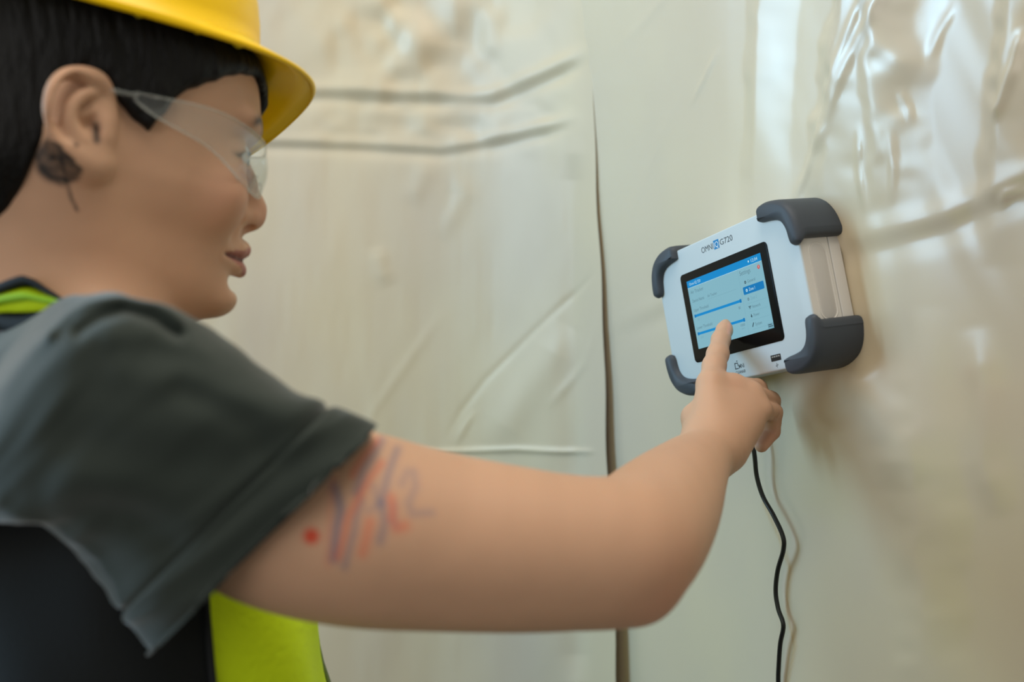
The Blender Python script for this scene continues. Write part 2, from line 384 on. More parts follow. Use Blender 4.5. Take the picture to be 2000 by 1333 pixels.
for ic, m, s, v, m2, wd in ((1, SD, 'General', 15.6, SG, 15), (1, SW, 'Zone 1', 5.9, SW, 11.5), (1, SG, 'Zone 2', -4.7, SL, 12), (2, SD, 'Network', -14.8, SG, 16), (3, SD, 'Power', -24.8, SG, 11), (4, SD, 'System', -35.6, SG, 12.5)):
    c_ = 40.6
    if ic == 1: q(c_-1.7, v-.2, c_+1.7, v+3.4, m, 1.26, 1.6); q(c_-.6, v+.9, c_+.6, v+2.3, SP if m is not SW else SBD, 1.3, .5)
    elif ic == 2:
        for k, (h0, wd2) in enumerate(((2.6, 2.4), (1.3, 1.5), (0, .7))): q(c_-wd2, v+h0, c_+wd2, v+h0+.8, m, 1.26)
    elif ic == 3: q(c_-.5, v-.4, c_+.6, v+3.8, m, 1.26); q(c_-1.3, v+.6, c_+1.4, v+2.0, m, 1.26, .5)
    else: 
        mm = mesh('pen', [DV(c_-1.8, v-.8, 1.26), DV(c_-.8, v-.6, 1.26), DV(c_+2.2, v+4.0, 1.26), DV(c_+.9, v+4.4, 1.26), DV(c_-1.9, v+.2, 1.26)], [(0,1,2,3,4)])
        link('screen_element', mm, m, scr, False)
    tx_(s, 44.8, v, 3.9, m2, wd)
    if s not in ('Zone 1', 'General'): q(38, v-3.6, 73, v-3.35, SL)
tx_('Air Tracker', -72.4, 26.6, 4.6, SG, 29); tx_('Device Name', -71.5, 15.2, 4.2, SG, 26); tx_('Air Tracker', -37.8, 15.4, 3.6, SG, 20)
q(-38, 12.9, 21, 13.2, SL); tx_('Upper Threshold', -72.4, 3.3, 4.2, SG, 33); tx_('Lower Threshold', -72.4, -19.6, 4.2, SG, 34)
q(-72.4, -3.7, 26.6, -.5, SB, 1.25, .9); q(-73, -4.1, -69.5, -.1, SBD, 1.3, .8); q(23.8, -4.3, 27.4, .1, SBD, 1.3, .8)
q(-72.4, -26.7, 26.6, -23.6, SB, 1.25, .9); q(-73, -27.2, -69.5, -23.1, SBD, 1.3, .8); q(23.8, -27.3, 27.4, -22.9, SBD, 1.3, .8)
tx_('10', -67, -9.2, 3.2, SL, 3.6); tx_('80', 19.4, -11.2, 3.4, SG, 3.8); tx_('0.30', -67.5, -31.8, 3.0, SL, 6); tx_('1000', 17, -32.0, 3.2, SG, 8.5); tx_('ppm', 18, -35.4, 2.4, SL, 6.5)
q(66.5, -44, 77, -37.5, SL, 1.24); q(67.5, -41.6, 76, -40.8, SD, 1.28); q(67.5, -39.6, 74, -38.8, SD, 1.28)

# power cable hanging from the monitor
nw = MD[:, 2]
def on_wall(px, py, off):
    r = np.array([(px-1000)/2000, (666.5-py)/2000, -1.]); d = (nw @ TD + off) / (nw @ r); return r * d
cab = [DV(-42, -93, -32), DV(-40, -104, -33)] + [on_wall(a, b, c_) for a, b, c_ in ((1462, 830, -.024), (1473, 885, -.026), (1478, 930, -.028), (1490, 970, -.030), (1511, 1008, -.031), (1529, 1048, -.032), (1530, 1075, -.033),
      (1519, 1115, -.034), (1515, 1155, -.034), (1520, 1190, -.034), (1530, 1222, -.034), (1524, 1258, -.035), (1521, 1300, -.036), (1520, 1345, -.037), (1523, 1500, -.038), (1526, 1800, -.038))]
cable_m = mat('cable_black', (.006, .006, .006), .35, .5)
cb = empty('power_cable', cab[2], 'thin black power cable hanging down the film below the hand', 'cable')
V, F = tube(catmull(cab, 8), .0021, 12); link('cord', mesh('cord', V, F), cable_m, cb)
V, F = tube([DV(-42, -91, -32), DV(-41.6, -97, -32.2), DV(-40.4, -103, -33)], [.0042, .0042, .0027], 16); o = link('plug', mesh('plug', V, F), cable_m, cb)

# ================================================================== THE PERSON
yaw, pit = math.radians(30), math.radians(7)
F0 = np.array([math.cos(yaw), 0, -math.sin(yaw)]); Y0 = np.array([0, 1., 0])
HF = F0 * math.cos(pit) - Y0 * math.sin(pit); HV = Y0 * math.cos(pit) + F0 * math.sin(pit); HL = np.cross(HV, HF); HR = -HL
HO = np.array([-.276, .1186, -.65])
HM = np.stack([HF, HV, HR], 1)                    # columns a (forward), b (up), r (to the person's right)
def H(a, b, r): return HO + HM @ (np.array([a, b, r], float) * .001)
def toH(p): return ((p - HO) @ HM) * 1000

def smin(a, b, k):
    h = np.clip(.5 + .5 * (b - a) / k, 0, 1); return b + (a - b) * h - k * h * (1 - h)
def smax(a, b, k): return -smin(-a, -b, k)

class Field:
    def __init__(s): s.ops = []
    def add(s, fn, lo, hi, mode='u', k=.008):
        s.ops.append((fn, np.minimum(lo, hi), np.maximum(lo, hi), mode, k)); return s
    def cone(s, a, b, ra, rb, mode='u', k=.008, axis=None, st=1.0):
        a = np.array(a, float); b = np.array(b, float); ab = b - a; L = max((ab ** 2).sum(), 1e-12)
        ax = None if axis is None else np.array(axis, float) / np.linalg.norm(axis)
        def fn(p):
            q = p - a; t = np.clip(q @ ab / L, 0, 1); e = q - t[:, None] * ab
            if ax is not None: e = e + np.outer(e @ ax * (st - 1), ax)
            return np.sqrt((e * e).sum(1)) - (ra + (rb - ra) * t)
        R = max(ra, rb); s.add(fn, np.minimum(a, b) - R, np.maximum(a, b) + R, mode, k); return s
    def ball(s, c, r, mode='u', k=.008): return s.cone(c, np.array(c) + 1e-5, r, r, mode, k)
    def ell(s, c, axes, M, mode='u', k=.008):
        c = np.array(c, float); axes = np.array(axes, float)
        def fn(p):
            q = ((p - c) @ M) / axes; l = np.sqrt((q * q).sum(1)) + 1e-9; g = np.sqrt(((q / axes) ** 2).sum(1)) + 1e-9
            return l * (l - 1) / g
        R = axes.max(); return s.add(fn, c - R, c + R, mode, k)
    def chain(s, pts, mode='u', k=.006, **kw):
        for (p, r), (q_, r2) in zip(pts[:-1], pts[1:]): s.cone(p, q_, r, r2, mode, k, **kw)
    def eval(s, p, lo=None, hi=None, m=0):
        d = np.full(len(p), 1.0)
        for fn, l, h, mode, k in s.ops:
            mm = m + k
            if lo is not None and (np.any(l - mm > hi) or np.any(h + mm < lo)): continue
            v = fn(p)
            d = smin(d, v, k) if mode == 'u' else smax(d, -v, k) if mode == 's' else np.maximum(d, v)
        return d
    def mesh(s, name, h):
        lo = np.min([o[1] for o in s.ops if o[3] == 'u'], 0) - 4 * h; hi = np.max([o[2] for o in s.ops if o[3] == 'u'], 0) + 4 * h
        B = 24; n = np.ceil((hi - lo) / (h * B)).astype(int)
        g = vdb.FloatGrid(background=3 * h)
        I = np.stack(np.meshgrid(*[np.arange(k) for k in n], indexing='ij'), -1).reshape(-1, 3)
        cen = lo + (I + .5) * B * h; dc = s.eval(cen); rad = B * h * .87
        r_ = np.arange(B); loc = np.stack(np.meshgrid(r_, r_, r_, indexing='ij'), -1).reshape(-1, 3)
        for idx, d0 in zip(I, dc):
            if d0 > rad * 1.35 + 3 * h: continue
            o0 = idx * B
            if d0 < -(rad * 1.8 + 3 * h):
                g.fill(tuple(int(q) for q in o0), tuple(int(q) for q in o0 + B - 1), -3 * h, False); continue
            p = lo + (loc + o0) * h
            v = s.eval(p, p[0], p[-1], 3 * h)
            g.copyFromArray(np.clip(v, -3 * h, 3 * h).astype(np.float32).reshape(B, B, B), ijk=tuple(int(q) for q in o0))
        pts, quads = g.convertToQuads(0.0); pts = pts * h + lo
        # drop floating crumbs by keeping it simple: orient outward
        me = bpy.data.meshes.new(name); wp = W(pts)
        me.vertices.add(len(wp)); me.vertices.foreach_set('co', wp.ravel().astype(np.float32))
        me.loops.add(quads.size); me.loops.foreach_set('vertex_index', quads[:, ::-1].ravel().astype(np.int32) if s.flip(pts, quads) else quads.ravel().astype(np.int32))
        me.polygons.add(len(quads)); me.polygons.foreach_set('loop_start', np.arange(0, quads.size, 4, dtype=np.int32))
        me.update(calc_edges=True); me.validate()
        s.pts = pts; return me
    def flip(s, pts, q):
        a, b, c = pts[q[:, 0]], pts[q[:, 1]], pts[q[:, 2]]
        nrm = np.cross(b - a, c - a); cen = (a + c) / 2
        k = slice(0, len(q), max(1, len(q) // 400)); e = nrm[k] / (np.linalg.norm(nrm[k], axis=1)[:, None] + 1e-12) * .002
        return (s.eval(cen[k] + e) - s.eval(cen[k] - e)).mean() < 0

# ---- head shape: horizontal sections stacked along b
TB = np.array([-97, -91, -86, -78, -70, -60, -45, -30, -15, 0, 10, 20, 35, 50, 65, 80, 95, 107, 115, 119], float)
TF = np.array([76, 95, 104, 107.5, 107, 106, 107, 107, 104, 100, 99.5, 102, 108.5, 109, 106, 99, 86, 66, 42, 14], float)
TBK = np.array([40, 20, 0, -12, -20, -34, -58, -70, -78, -83, -86, -88, -90, -91, -90, -85, -74, -55, -34, -8], float)
TW = np.array([8, 22, 32, 39, 45, 50, 56, 63, 67.5, 69, 69.5, 70, 72, 74, 74, 71, 62, 48, 32, 8], float)
TN = np.array([2, 2, 2, 1.95, 1.9, 1.9, 1.95, 2.2, 2.45, 2.5, 2.4, 2.3, 2.3, 2.3, 2.2, 2.1, 2, 2, 2, 2], float)
DB = np.arange(-97, 119.01, 1.0)
def _sm(T):
    y_ = np.interp(np.arange(-117, 139.01, 1.0), TB, T); k_ = np.exp(-(np.arange(-12, 13) / 5.) ** 2); k_ /= k_.sum()
    z_ = np.convolve(y_, k_, 'same')[20:-20]; w_ = np.clip(np.minimum(DB + 97, 119 - DB) / 12, 0, 1); return z_ * w_ + y_[20:-20] * (1 - w_)
TAC = np.array([58, 50, 42, 36, 30, 22, 14, 10, 10, 8, 8, 8, 8, 8, 6, 4, 2, 2, 2, 2], float)
TF, TBK, TW, TN, TAC = [_sm(T) for T in (TF, TBK, TW, TN, TAC)]
TB = DB
def headfn(off=0.):
    def fn(p):
        q = toH(p); a, b, r = q[:, 0], q[:, 1], np.abs(q[:, 2])
        bb = np.clip(b, TB[0], TB[-1]); af = np.interp(bb, TB, TF) + off; bk = np.interp(bb, TB, TBK) - off; w = np.interp(bb, TB, TW) + off
        n = np.interp(bb, TB, TN); ac = np.interp(bb, TB, TAC)
        ext = np.where(a > ac, af - ac, ac - bk); da = np.abs(a - ac)
        g = ((da / ext) ** n + (r / w) ** n) ** (1 / n) + 1e-6
        l = np.sqrt(da ** 2 + r ** 2); d = l * (1 - 1 / g); d = np.where(g < .25, -w * .5, d)
        over = np.maximum(b - TB[-1] - off * .7, TB[0] - b)
        d = np.maximum(d * .9, over)
        return d * .001
    return fn
hlo = HO - .15; hhi = HO + .16

body = Field()
body.add(headfn(), hlo, hhi, 'u', .004)
# nose, brow, cheeks, lips, chin
for a, b, ra, rb in (((101, 22, 0), (107, 4, 0), 5, 6), ((107, 4, 0), (113.5, -14, 0), 6, 8.4), ((113.5, -14, 0), (114.5, -20, 0), 8.4, 8.2)):
    body.cone(H(*a), H(*b), ra * .001, rb * .001, 'u', .010)
body.cone(H(112, -22, 0), H(106, -30, 0), .0045, .004, 'u', .006)
for s in (1, -1):
    body.cone(H(110, -20, 8 * s), H(103, -22, 13.5 * s), .0068, .0062, 'u', .005)
    body.cone(H(103, 35, 14 * s), H(92, 36, 45 * s), .006, .006, 'u', .012)
    body.ell(H(108, 15, 30 * s), (.0125, .012, .019), HM, 's', .010)
    body.ball(H(84, 14, 31.5 * s), .0145, 'u', .004)
    body.ell(H(84, -14, 38 * s), (.013, .018, .018), HM, 'u', .020)
    body.cone(H(92, -49, 25 * s), H(105, -44.5, 10 * s), .0025, .0050, 'u', .006)
    body.cone(H(105, -44.5, 10 * s), H(110.6, -43, 0), .0050, .0052, 'u', .005)
    body.cone(H(92, -52, 24 * s), H(104, -56.5, 10 * s), .002, .0052, 'u', .006)
    body.cone(H(104, -56.5, 10 * s), H(108.6, -57.5, 0), .0052, .0058, 'u', .005)
    body.cone(H(93, -50.3, 27 * s), H(107, -50.6, 12 * s), .0012, .0014, 's', .0035)
    body.cone(H(107, -50.6, 12 * s), H(115, -50.8, 0), .0014, .0016, 's', .003)
    body.cone(H(113, -28.5, 7.0 * s), H(106, -22, 8.5 * s), .0036, .0025, 's', .0015)
    body.cone(H(97, -8, 20 * s), H(99, -36, 27 * s), .003, .002, 's', .010)
    body.cone(H(99.5, 11.5, 25 * s), H(92, 10.5, 42 * s), .0034, .0026, 's', .0015)
body.ell(H(96, -79, 0), (.012, .011, .017), HM, 'u', .014)
body.cone(H(106, -67, -14), H(106, -67, 14), .0035, .0035, 's', .010)
# ---- near ear
def EP(px, py, r):                                # point of the ear seen at a pixel, r mm out from the head's middle
    ray = np.array([(px-1000)/2000, (666.5-py)/2000, -1.]); o_ = HO + HR * r * .001; return ray * ((HL @ o_) / (HL @ ray))
ear = [((212, 196), 73, 3.0), ((203, 168), 77, 3.6), ((185, 153), 80, 4.2), ((158, 147), 84, 4.4), ((130, 152), 88, 4.4), ((110, 172), 90, 4.2), ((101, 205), 90, 4.0),
       ((105, 240), 87, 3.8), ((117, 272), 83, 4.0), ((138, 300), 79, 4.6), ((160, 317), 76, 5.0), ((182, 326), 73, 5.0), ((200, 322), 70, 4.5)]
back = [((190, 190), 72), ((150, 190), 78), ((125, 225), 80), ((145, 270), 76), ((175, 300), 72)]
body.ell(EP(160, 225, 74), (.019, .027, .006), HM, 'u', .006)
body.chain([(v[:3], v[3]) for v in catmull(np.array([list(EP(*p, r)) + [R * .00105] for p, r, R in ear]), 4)], 'u', .0022)
body.cone(EP(160, 290, 74), EP(185, 310, 71), .006, .006, 'u', .006)
# bowl, then ridges inside
body.ell(EP(147, 213, 89), (.0125, .0195, .0105), HM, 's', .004)
body.ell(EP(178, 248, 85), (.0085, .0125, .0135), HM, 's', .003)
body.chain([(v[:3], v[3]) for v in catmull(np.array([list(EP(a, b_, c_)) + [d_] for a, b_, c_, d_ in ((186, 180, 80, .002), (160, 186, 83, .0026), (139, 208, 84, .003), (134, 236, 83, .003), (146, 264, 80, .003), (166, 282, 77, .003))]), 3)], 'u', .003)
body.chain([(EP(206, 210, 75), .002), (EP(180, 216, 77), .002), (EP(160, 222, 78), .0018)], 'u', .003)
body.cone(EP(204, 236, 75), EP(201, 262, 75), .0042, .004, 'u', .004)
body.cone(EP(187, 250, 80), EP(188, 268, 80), .0028, .0022, 's', .003)
body.cone(EP(187, 255, 80), H(4, -2, 58), .003, .003, 's', .003)
# far ear
body.ell(H(-8, 6, -74), (.015, .029, .006), HM, 'u', .006)
# ---- neck, chest, shoulders (the chest is under the clothes)
body.cone(H(-18, -20, 0), P(95, 610, .655), .057, .060, 'u', .022)
body.cone(H(8, -40, 0), P(190, 640, .66), .046, .052, 'u', .022)
body.cone(H(-6, -12, 58), P(225, 660, .655), .010, .013, 'u', .028)
body.cone(P(95, 640, .67), P(215, 780, .575), .045, .040, 'u', .03)
body.cone(P(70, 700, .70), P(70, 1250, .72), .075, .075, 'u', .04)
# ---- arm
def smooth_chain(keys, n=5, k=.003):
    q_ = catmull(np.array([list(p) + [r] for p, r in keys]), n)
    body.chain([(v[:3], v[3]) for v in q_], 'u', k)
smooth_chain([(P(150, 800, .59), .036), (P(300, 850, .555), .044), (P(440, 940, .545), .0485), (P(560, 997, .545), .0510), (P(700, 1032, .548), .0505), (P(850, 1056, .555), .0468), (P(1000, 1072, .562), .0438),
    (P(1110, 1079, .568), .0412), (P(1195, 1076, .577), .0400), (P(1240, 1058, .595), .0385), (P(1276, 1018, .635), .0375), (P(1310, 974, .685), .0340), (P(1347, 924, .740), .0268), (P(1374, 893, .780), .0215), (P(1388, 868, .802), .0200)])
body.cone(P(1180, 1130, .572), P(1252, 1158, .573), .016, .0115, 'u', .020)
WR = P(1384, 882, .793)
# ---- hand: back of the hand from the wrist to each knuckle
MI, MM, MR, MP = P(1389, 752, .832), P(1431, 757, .838), P(1465, 771, .838), P(1484, 801, .833)
body.cone(WR, MI, .0195, .0115, 'u', .010); body.cone(WR, MM, .0200, .0098, 'u', .010)
body.cone(P(1395, 880, .797), MR, .0185, .0100, 'u', .010); body.cone(P(1412, 868, .802), MP, .0175, .0092, 'u', .010)
body.cone(P(1422, 880, .804), P(1460, 838, .826), .0150, .0110, 'u', .008)
body.cone(MI, MM, .0100, .0098, 'u', .006); body.cone(MM, MR, .0096, .0092, 'u', .006); body.cone(MR, MP, .0090, .0085, 'u', .006)
# index finger, pressing the screen
body.chain([(MI, .0108), (P(1395, 715, .853), .0095), (P(1402, 692, .866), .0090), (P(1408, 664, .884), .0078), (P(1415, 645, .8935), .0068), (P(1418, 636, .898), .0056)], 'u', .004)
# curled fingers
body.chain([(MM, .0098), (P(1478, 760, .868), .0086), (P(1488, 800, .884), .0078), (P(1466, 835, .876), .0070)], 'u', .0025)
body.chain([(MR, .0092), (P(1504, 784, .866), .0086), (P(1508, 826, .878), .0076), (P(1488, 860, .870), .0068)], 'u', .002)
body.chain([(MP, .0086), (P(1511, 806, .854), .0075), (P(1508, 844, .860), .0067), (P(1487, 871, .852), .0058)], 'u', .0018)
for a_, b_, ra_, k_ in ((P(1491, 804, .838), P(1480, 858, .842), .0022, .003), (P(1494, 818, .845), P(1526, 812, .845), .0011, .002), (P(1493, 845, .845), P(1524, 838, .848), .0011, .002)):
    body.cone(a_, b_, ra_, ra_, 's', k_)
for px, py in ((1394, 716), (1397, 721)): body.cone(P(px - 7, py, .842), P(px + 8, py - 1, .843), .0006, .0006, 's', .002)
# thumb, folded under the palm
body.chain([(P(1366, 872, .802), .0135), (P(1357, 816, .824), .0100), (P(1376, 792, .848), .0088), (P(1408, 800, .866), .0080), (P(1424, 806, .870), .0070)], 'u', .006)
me = body.mesh('body', .0016)
P3 = body.pts

# skin tone, lips, brows, ink: the skin's own colour, plus shade painted in mouth and ear
cx, cy = proj(P3); q3 = toH(P3)
nrm = np.zeros(len(me.vertices) * 3); me.vertices.foreach_get('normal', nrm); nrm = nrm.reshape(-1, 3) @ MW
face_cam = (nrm * -P3).sum(1) > 0
skin0 = np.array(s2l((198, 157, 129))); c = np.tile(np.r_[skin0, 1], (len(P3), 1))
nz = fbm(P3[:, 0] * 40 + 9, P3[:, 1] * 40 + P3[:, 2] * 31, 3, 3)
c[:, :3] *= (1 + .07 * nz)[:, None]
def tint(f, rgb):
    f = np.clip(f, 0, 1)[:, None]; c[:, :3] = c[:, :3] * (1 - f) + np.array(s2l(rgb)) * f
near_head = (np.abs(q3) < 150).all(1)
a_, b_, r_ = q3.T
def g3(ca, cb, cr, sa, sb, sr): return np.exp(-((a_-ca)/sa)**2 - ((b_-cb)/sb)**2 - ((np.abs(r_)-cr)/sr)**2)
tint(.35 * g3(85, -15, 40, 25, 18, 22), (205, 135, 115))                       # cheek
tint(.4 * g3(118, -18, 0, 12, 10, 14), (205, 130, 108))
up = (b_ > -50.6)
lipu = near_head & (a_ > 90) & (np.abs(r_) < 26) & up & (b_ < -41.0 - np.abs(r_) * .33 + 1.5)
lipl = near_head & (a_ > 90) & (np.abs(r_) < 24) & ~up & (b_ > -62.5 + np.abs(r_) * .42)
tint(np.where(lipu | lipl, .8, 0), (160, 95, 90))
tint(np.where(near_head & (a_ > 92) & (np.abs(r_) < 25), 1, 0) * np.exp(-((b_ + 50.6) / 1.2) ** 2) * .8, (60, 25, 22))  # shade between the lips, painted as a dark line
# brow and lashes
bd, bt, _ = polydist(np.abs(r_), b_, [(14, 33), (24, 38), (36, 40), (48, 35)])
tint(np.where(near_head & (a_ > 75), np.exp(-(bd / 3.4) ** 2) * .95, 0), (35, 26, 24))
ld, lt, _ = polydist(np.abs(r_), b_, [(19, 13), (26, 17.0), (34, 17.5), (42, 14.5), (47, 11)])
tint(np.where(near_head & (a_ > 75), np.exp(-(ld / 1.6) ** 2) * .95, 0), (14, 10, 10))
# knuckle blush, elbow blush
for px, py, d, rr, al in ((1275, 1150, .57, .03, .35), (1500, 870, .86, .02, .3), (1431, 757, .83, .008, .15)):
    dd = np.linalg.norm(P3 - P(px, py, d), axis=1); tint(al * np.exp(-(dd / rr) ** 2), (196, 115, 95))
# finger nail of the index finger
dd, _, _ = polydist(cx, cy, [(1424.5, 634), (1423, 650)])
tint(np.where(face_cam & (P3[:, 2] < -.87) & (cx > 1417) & (cx < 1432), np.exp(-(dd / 4) ** 4) * .55, 0), (230, 170, 150))
arm = face_cam & (P3[:, 2] > -.60) & (cx > 560)
BL, RD = (82, 96, 128), (214, 98, 66)
for pts, w, al in (([(653, 950), (662, 980), (665, 1000), (658, 1031), (651, 1092)], 8, .75), ([(745, 862), (725, 895), (709, 920), (697, 962)], 8, .6), ([(776, 878), (762, 915), (755, 940), (745, 983)], 7, .55),
        ([(745, 985), (752, 1020), (742, 1058)], 8, .5), ([(785, 945), (795, 922), (808, 922), (812, 950), (798, 983), (805, 1004), (842, 1002)], 7, .34), ([(706, 978), (697, 1005), (692, 1036), (673, 1108)], 6, .5),
        ([(769, 985), (768, 1015), (775, 1030)], 5, .4), ([(730, 950), (740, 985), (720, 1000)], 6, .3)):
    dd, _, _ = polydist(cx, cy, pts); tint(np.where(arm, al * np.exp(-(dd / (w + 2)) ** 2) * .85, 0), BL)
for pts, w, al in (([(736, 862), (705, 900), (688, 930)], 5, .6), ([(745, 905), (722, 935), (700, 975), (680, 1010), (672, 1050), (660, 1090)], 6, .6), ([(722, 1020), (716, 1050), (708, 1082)], 9, .55),
        ([(764, 972), (767, 995), (766, 1015)], 7, .6), ([(776, 1032), (790, 1028)], 10, .55), ([(650, 935), (645, 1000), (640, 1105)], 5, .25)):
    dd, _, _ = polydist(cx, cy, pts); tint(np.where(arm, al * np.exp(-(dd / (w + 2)) ** 2) * .85, 0), RD)
dd = np.hypot(cx - 608, cy - 1048); tint(np.where(arm, .95 / (1 + np.exp((dd - 15) / 2.2)), 0), (205, 60, 28))
# leaf on the neck behind the ear, its stem, a spot on the lobe
nk = face_cam & (P3[:, 2] > -.75) & (cx < 260) & (r_ > 20) & (cx < np.where(cy > 275, 108 + (cy - 275) * 1.0, 98))
INK = (24, 29, 33)
ed = np.hypot((cx - 114) / 48., (cy - 312) / 46.); lf = 1 / (1 + np.exp((ed - 1) / .06))
tint(np.where(nk, lf * (.85 + .35 * fbm(cx / 11., cy / 11., 8, 3)), 0), INK)
for pts, w, al in (([(118, 300), (128, 350), (138, 385), (151, 411)], 3.2, .85), ([(128, 352), (98, 345), (84, 322)], 4, .7), ([(130, 355), (150, 345), (160, 325)], 4, .7), ([(72, 300), (82, 335), (120, 362), (152, 350), (160, 325)], 3, .6)):
    dd, _, _ = polydist(cx, cy, pts); tint(np.where(nk, al * np.exp(-(dd / w) ** 2), 0), INK)
dd = np.hypot(cx - 149, cy - 283); tint(np.where(near_head & face_cam, np.exp(-(dd / 5) ** 2) * .9, 0), (30, 26, 28))
dd, _, _ = polydist(cx, cy, [(187, 246), (189, 274)]); tint(np.where(near_head & face_cam, np.exp(-(dd / 8) ** 2) * .97, 0), (14, 7, 6))  # ear canal darkened in the colour, for the shade inside it
at = me.color_attributes.new('tone', 'FLOAT_COLOR', 'POINT'); at.data.foreach_set('color', c.ravel())

person = empty('person', P(70, 1500, .70), 'person in a grey T-shirt and yellow vest pressing the screen with one finger', 'person')
skin = mat('skin', tuple(skin0), .55, .3); attr_colour(skin)
b = nodes(skin)[2]; b.inputs['Subsurface Weight'].default_value = .18; b.inputs['Subsurface Radius'].default_value = (1, .35, .2); b.inputs['Subsurface Scale'].default_value = .006
noise_bump(skin, 700, .12, .0004)
link('body', me, skin, person)

# eyes
white = mat('eye_white', s2l((205, 205, 205)), .15); iris = mat('iris', s2l((28, 18, 14)), .08)
for s in (1, -1):
    f = Field(); f.ball(H(85.0, 13, 31.5 * s), .0143); e = link('eye', f.mesh('eye', .0009), white, person)
    f = Field(); f.ball(H(95.0, 11.0, 31.5 * s), .0056); link('iris', f.mesh('iris', .0006), iris, e, label='dark iris')

lash_m = mat('eyelash', (.005, .004, .004), .6)
for s in (1, -1):
    V, F = tube(catmull([H(98.5, 12.5, 20 * s), H(100.5, 16, 27 * s), H(98.5, 16.5, 35 * s), H(92, 13, 44 * s)], 5), np.r_[np.linspace(.0006, .0013, 10), np.linspace(.0013, .0006, 6)], 6)
    link('eyelashes', mesh('eyelashes', V, F), lash_m, person)
# hair
HA = [-95, -60, -41, -33, -28, -22, -16, -12, 2, 8, 16, 24, 30, 34, 42, 52, 61, 75, 89, 98, 106, 120]
HB = [-75, -62, -52, -37, -16, -1, 30, 34, 31, 24, 17, 12, 9, 20, 33, 41, 47, 57, 64, 67, 62, 60]
hair = Field(); hf = headfn(7.5)
def hairfn(p):
    q = toH(p); d = hf(p); r = np.abs(q[:, 2])
    line = np.interp(q[:, 0], HA, HB)
    wav = 1.0 * np.sin(q[:, 0] * .55) + .5 * np.sin(q[:, 0] * 1.7)
    cut = (line + wav * .5 - q[:, 1]) * .001 * .75
    tuft = .0016 * fbm(q[:, 0] / 5. + q[:, 1] / 14., q[:, 1] / 30. + r / 30, 6, 3)
    return smax(d + tuft, cut, .007)
hair.add(hairfn, hlo - .01, hhi, 'u', .002)
hair.chain([(H(102, 78, 6), .007), (H(106, 68, 6), .0062), (H(109.5, 58, 5), .0045), (H(110.5, 48, 4), .0012)], 'u', .004)
hair.chain([(H(40, 40, 71), .004), (H(34, 24, 72), .003), (H(28, 14, 72), .0015)], 'u', .005)
hair.cone(H(-52, -20, 38), H(-56, -66, 30), .026, .012, 'u', .02)
hair.cone(H(-52, -20, -38), H(-56, -66, -30), .026, .012, 'u', .02)
hairm = mat('black_hair', (.004, .0038, .004), .5, .2)
noise_bump(hairm, 60, .9, .003, (4, 4, .7), 4)
link('hair', hair.mesh('hair', .0018), hairm, person, label='short black hair tucked behind the ear')

# ---- T-shirt: sleeve and shoulder as one cloth loft
def ring(A, B, t, n=64, e=2.6, dz=0, roll=0):
    A = np.array(A); B = np.array(B); cc = (A + B) / 2; e1 = (A - B) / 2; vd = cc / np.linalg.norm(cc)
    out = []
    for k in range(n):
        w = 2 * math.pi * k / n; cs, sn = math.cos(w), math.sin(w)
        out.append(cc + e1 * np.sign(cs) * abs(cs) ** (2/e) + vd * (t * np.sign(sn) * abs(sn) ** (2/e)))
    return np.array(out)
SH = [((728, 842), .535, (297, 1266), .545, .060), ((722, 838), .535, (296, 1262), .545, .060), ((672, 815), .533, (266, 1222), .543, .061), ((640, 797), .531, (244, 1190), .541, .061), ((600, 769), .529, (222, 1160), .539, .061), ((515, 716), .525, (180, 1115), .537, .062), ((430, 662), .522, (140, 1080), .535, .063),
      ((350, 622), .520, (90, 1045), .535, .065), ((270, 590), .520, (30, 1020), .540, .068), ((195, 574), .530, (-30, 1010), .55, .075), ((120, 586), .555, (-100, 1020), .565, .082),
      ((40, 628), .60, (-200, 1060), .60, .090), ((-60, 650), .64, (-340, 1100), .63, .095), ((-200, 680), .67, (-520, 1150), .66, .09)]
keys = np.array([list(P(*a, d)) + list(P(*b_2, d2)) + [t] for a, d, b_2, d2, t in SH]); ks = catmull(keys, 9)
rings = []
for i, kk in enumerate(ks):
    s = i / 9.0; R = ring(kk[:3], kk[3:6], kk[6], 160, 2.2 + .5 * max(0, 1 - s / 4))
    cc = R.mean(0); out = R - cc; ln = np.linalg.norm(out, axis=1)[:, None]
    th = np.arange(160) * 2 * math.pi / 160
    fold = .0025 * np.sin(th * 3 + s * 1.1) * min(1, s / 2) + .0022 * fbm(th * 1.6 + s * .5, np.full(160, s * .8), 9, 2) * 2
    groove = -.0022 * math.exp(-((s - 3.0) / .14) ** 2) + (.0014 if s < 3.0 else 0)
    qx, qy = proj(R); nearside = (np.linalg.norm(R, axis=1) < np.linalg.norm(cc)) * 1.0
    vdir = -cc / np.linalg.norm(cc); top = np.zeros(160); fr_ = np.zeros(160)
    for pts, w_, am in (([(90, 660), (130, 618), (175, 596), (230, 590), (300, 606), (350, 632)], 11, .006), ([(150, 655), (190, 628), (240, 612), (300, 626), (350, 650)], 12, -.007), ([(220, 660), (300, 648), (400, 680)], 22, .003),
            ([(-30, 760), (0, 705), (30, 668), (70, 634), (110, 606)], 10, -.006), ([(0, 760), (40, 700), (90, 660)], 16, .004),
            ([(0, 985), (80, 1025), (160, 1100), (230, 1170)], 20, .005), ([(100, 980), (250, 1010), (330, 1060)], 40, -.005), ([(250, 720), (400, 740), (560, 820)], 45, .004), ([(150, 860), (300, 900), (450, 900)], 50, -.004), ([(360, 760), (480, 830), (540, 900)], 30, -.003)):
        d_, t_, s__ = polydist(qx, qy, pts); fr_ += nearside * am * np.exp(-(d_ / w_) ** 2)
    rings.append(R + out / ln * (fold[:, None] + groove) + vdir * fr_[:, None])
V, F = loft(rings, True, False, True)
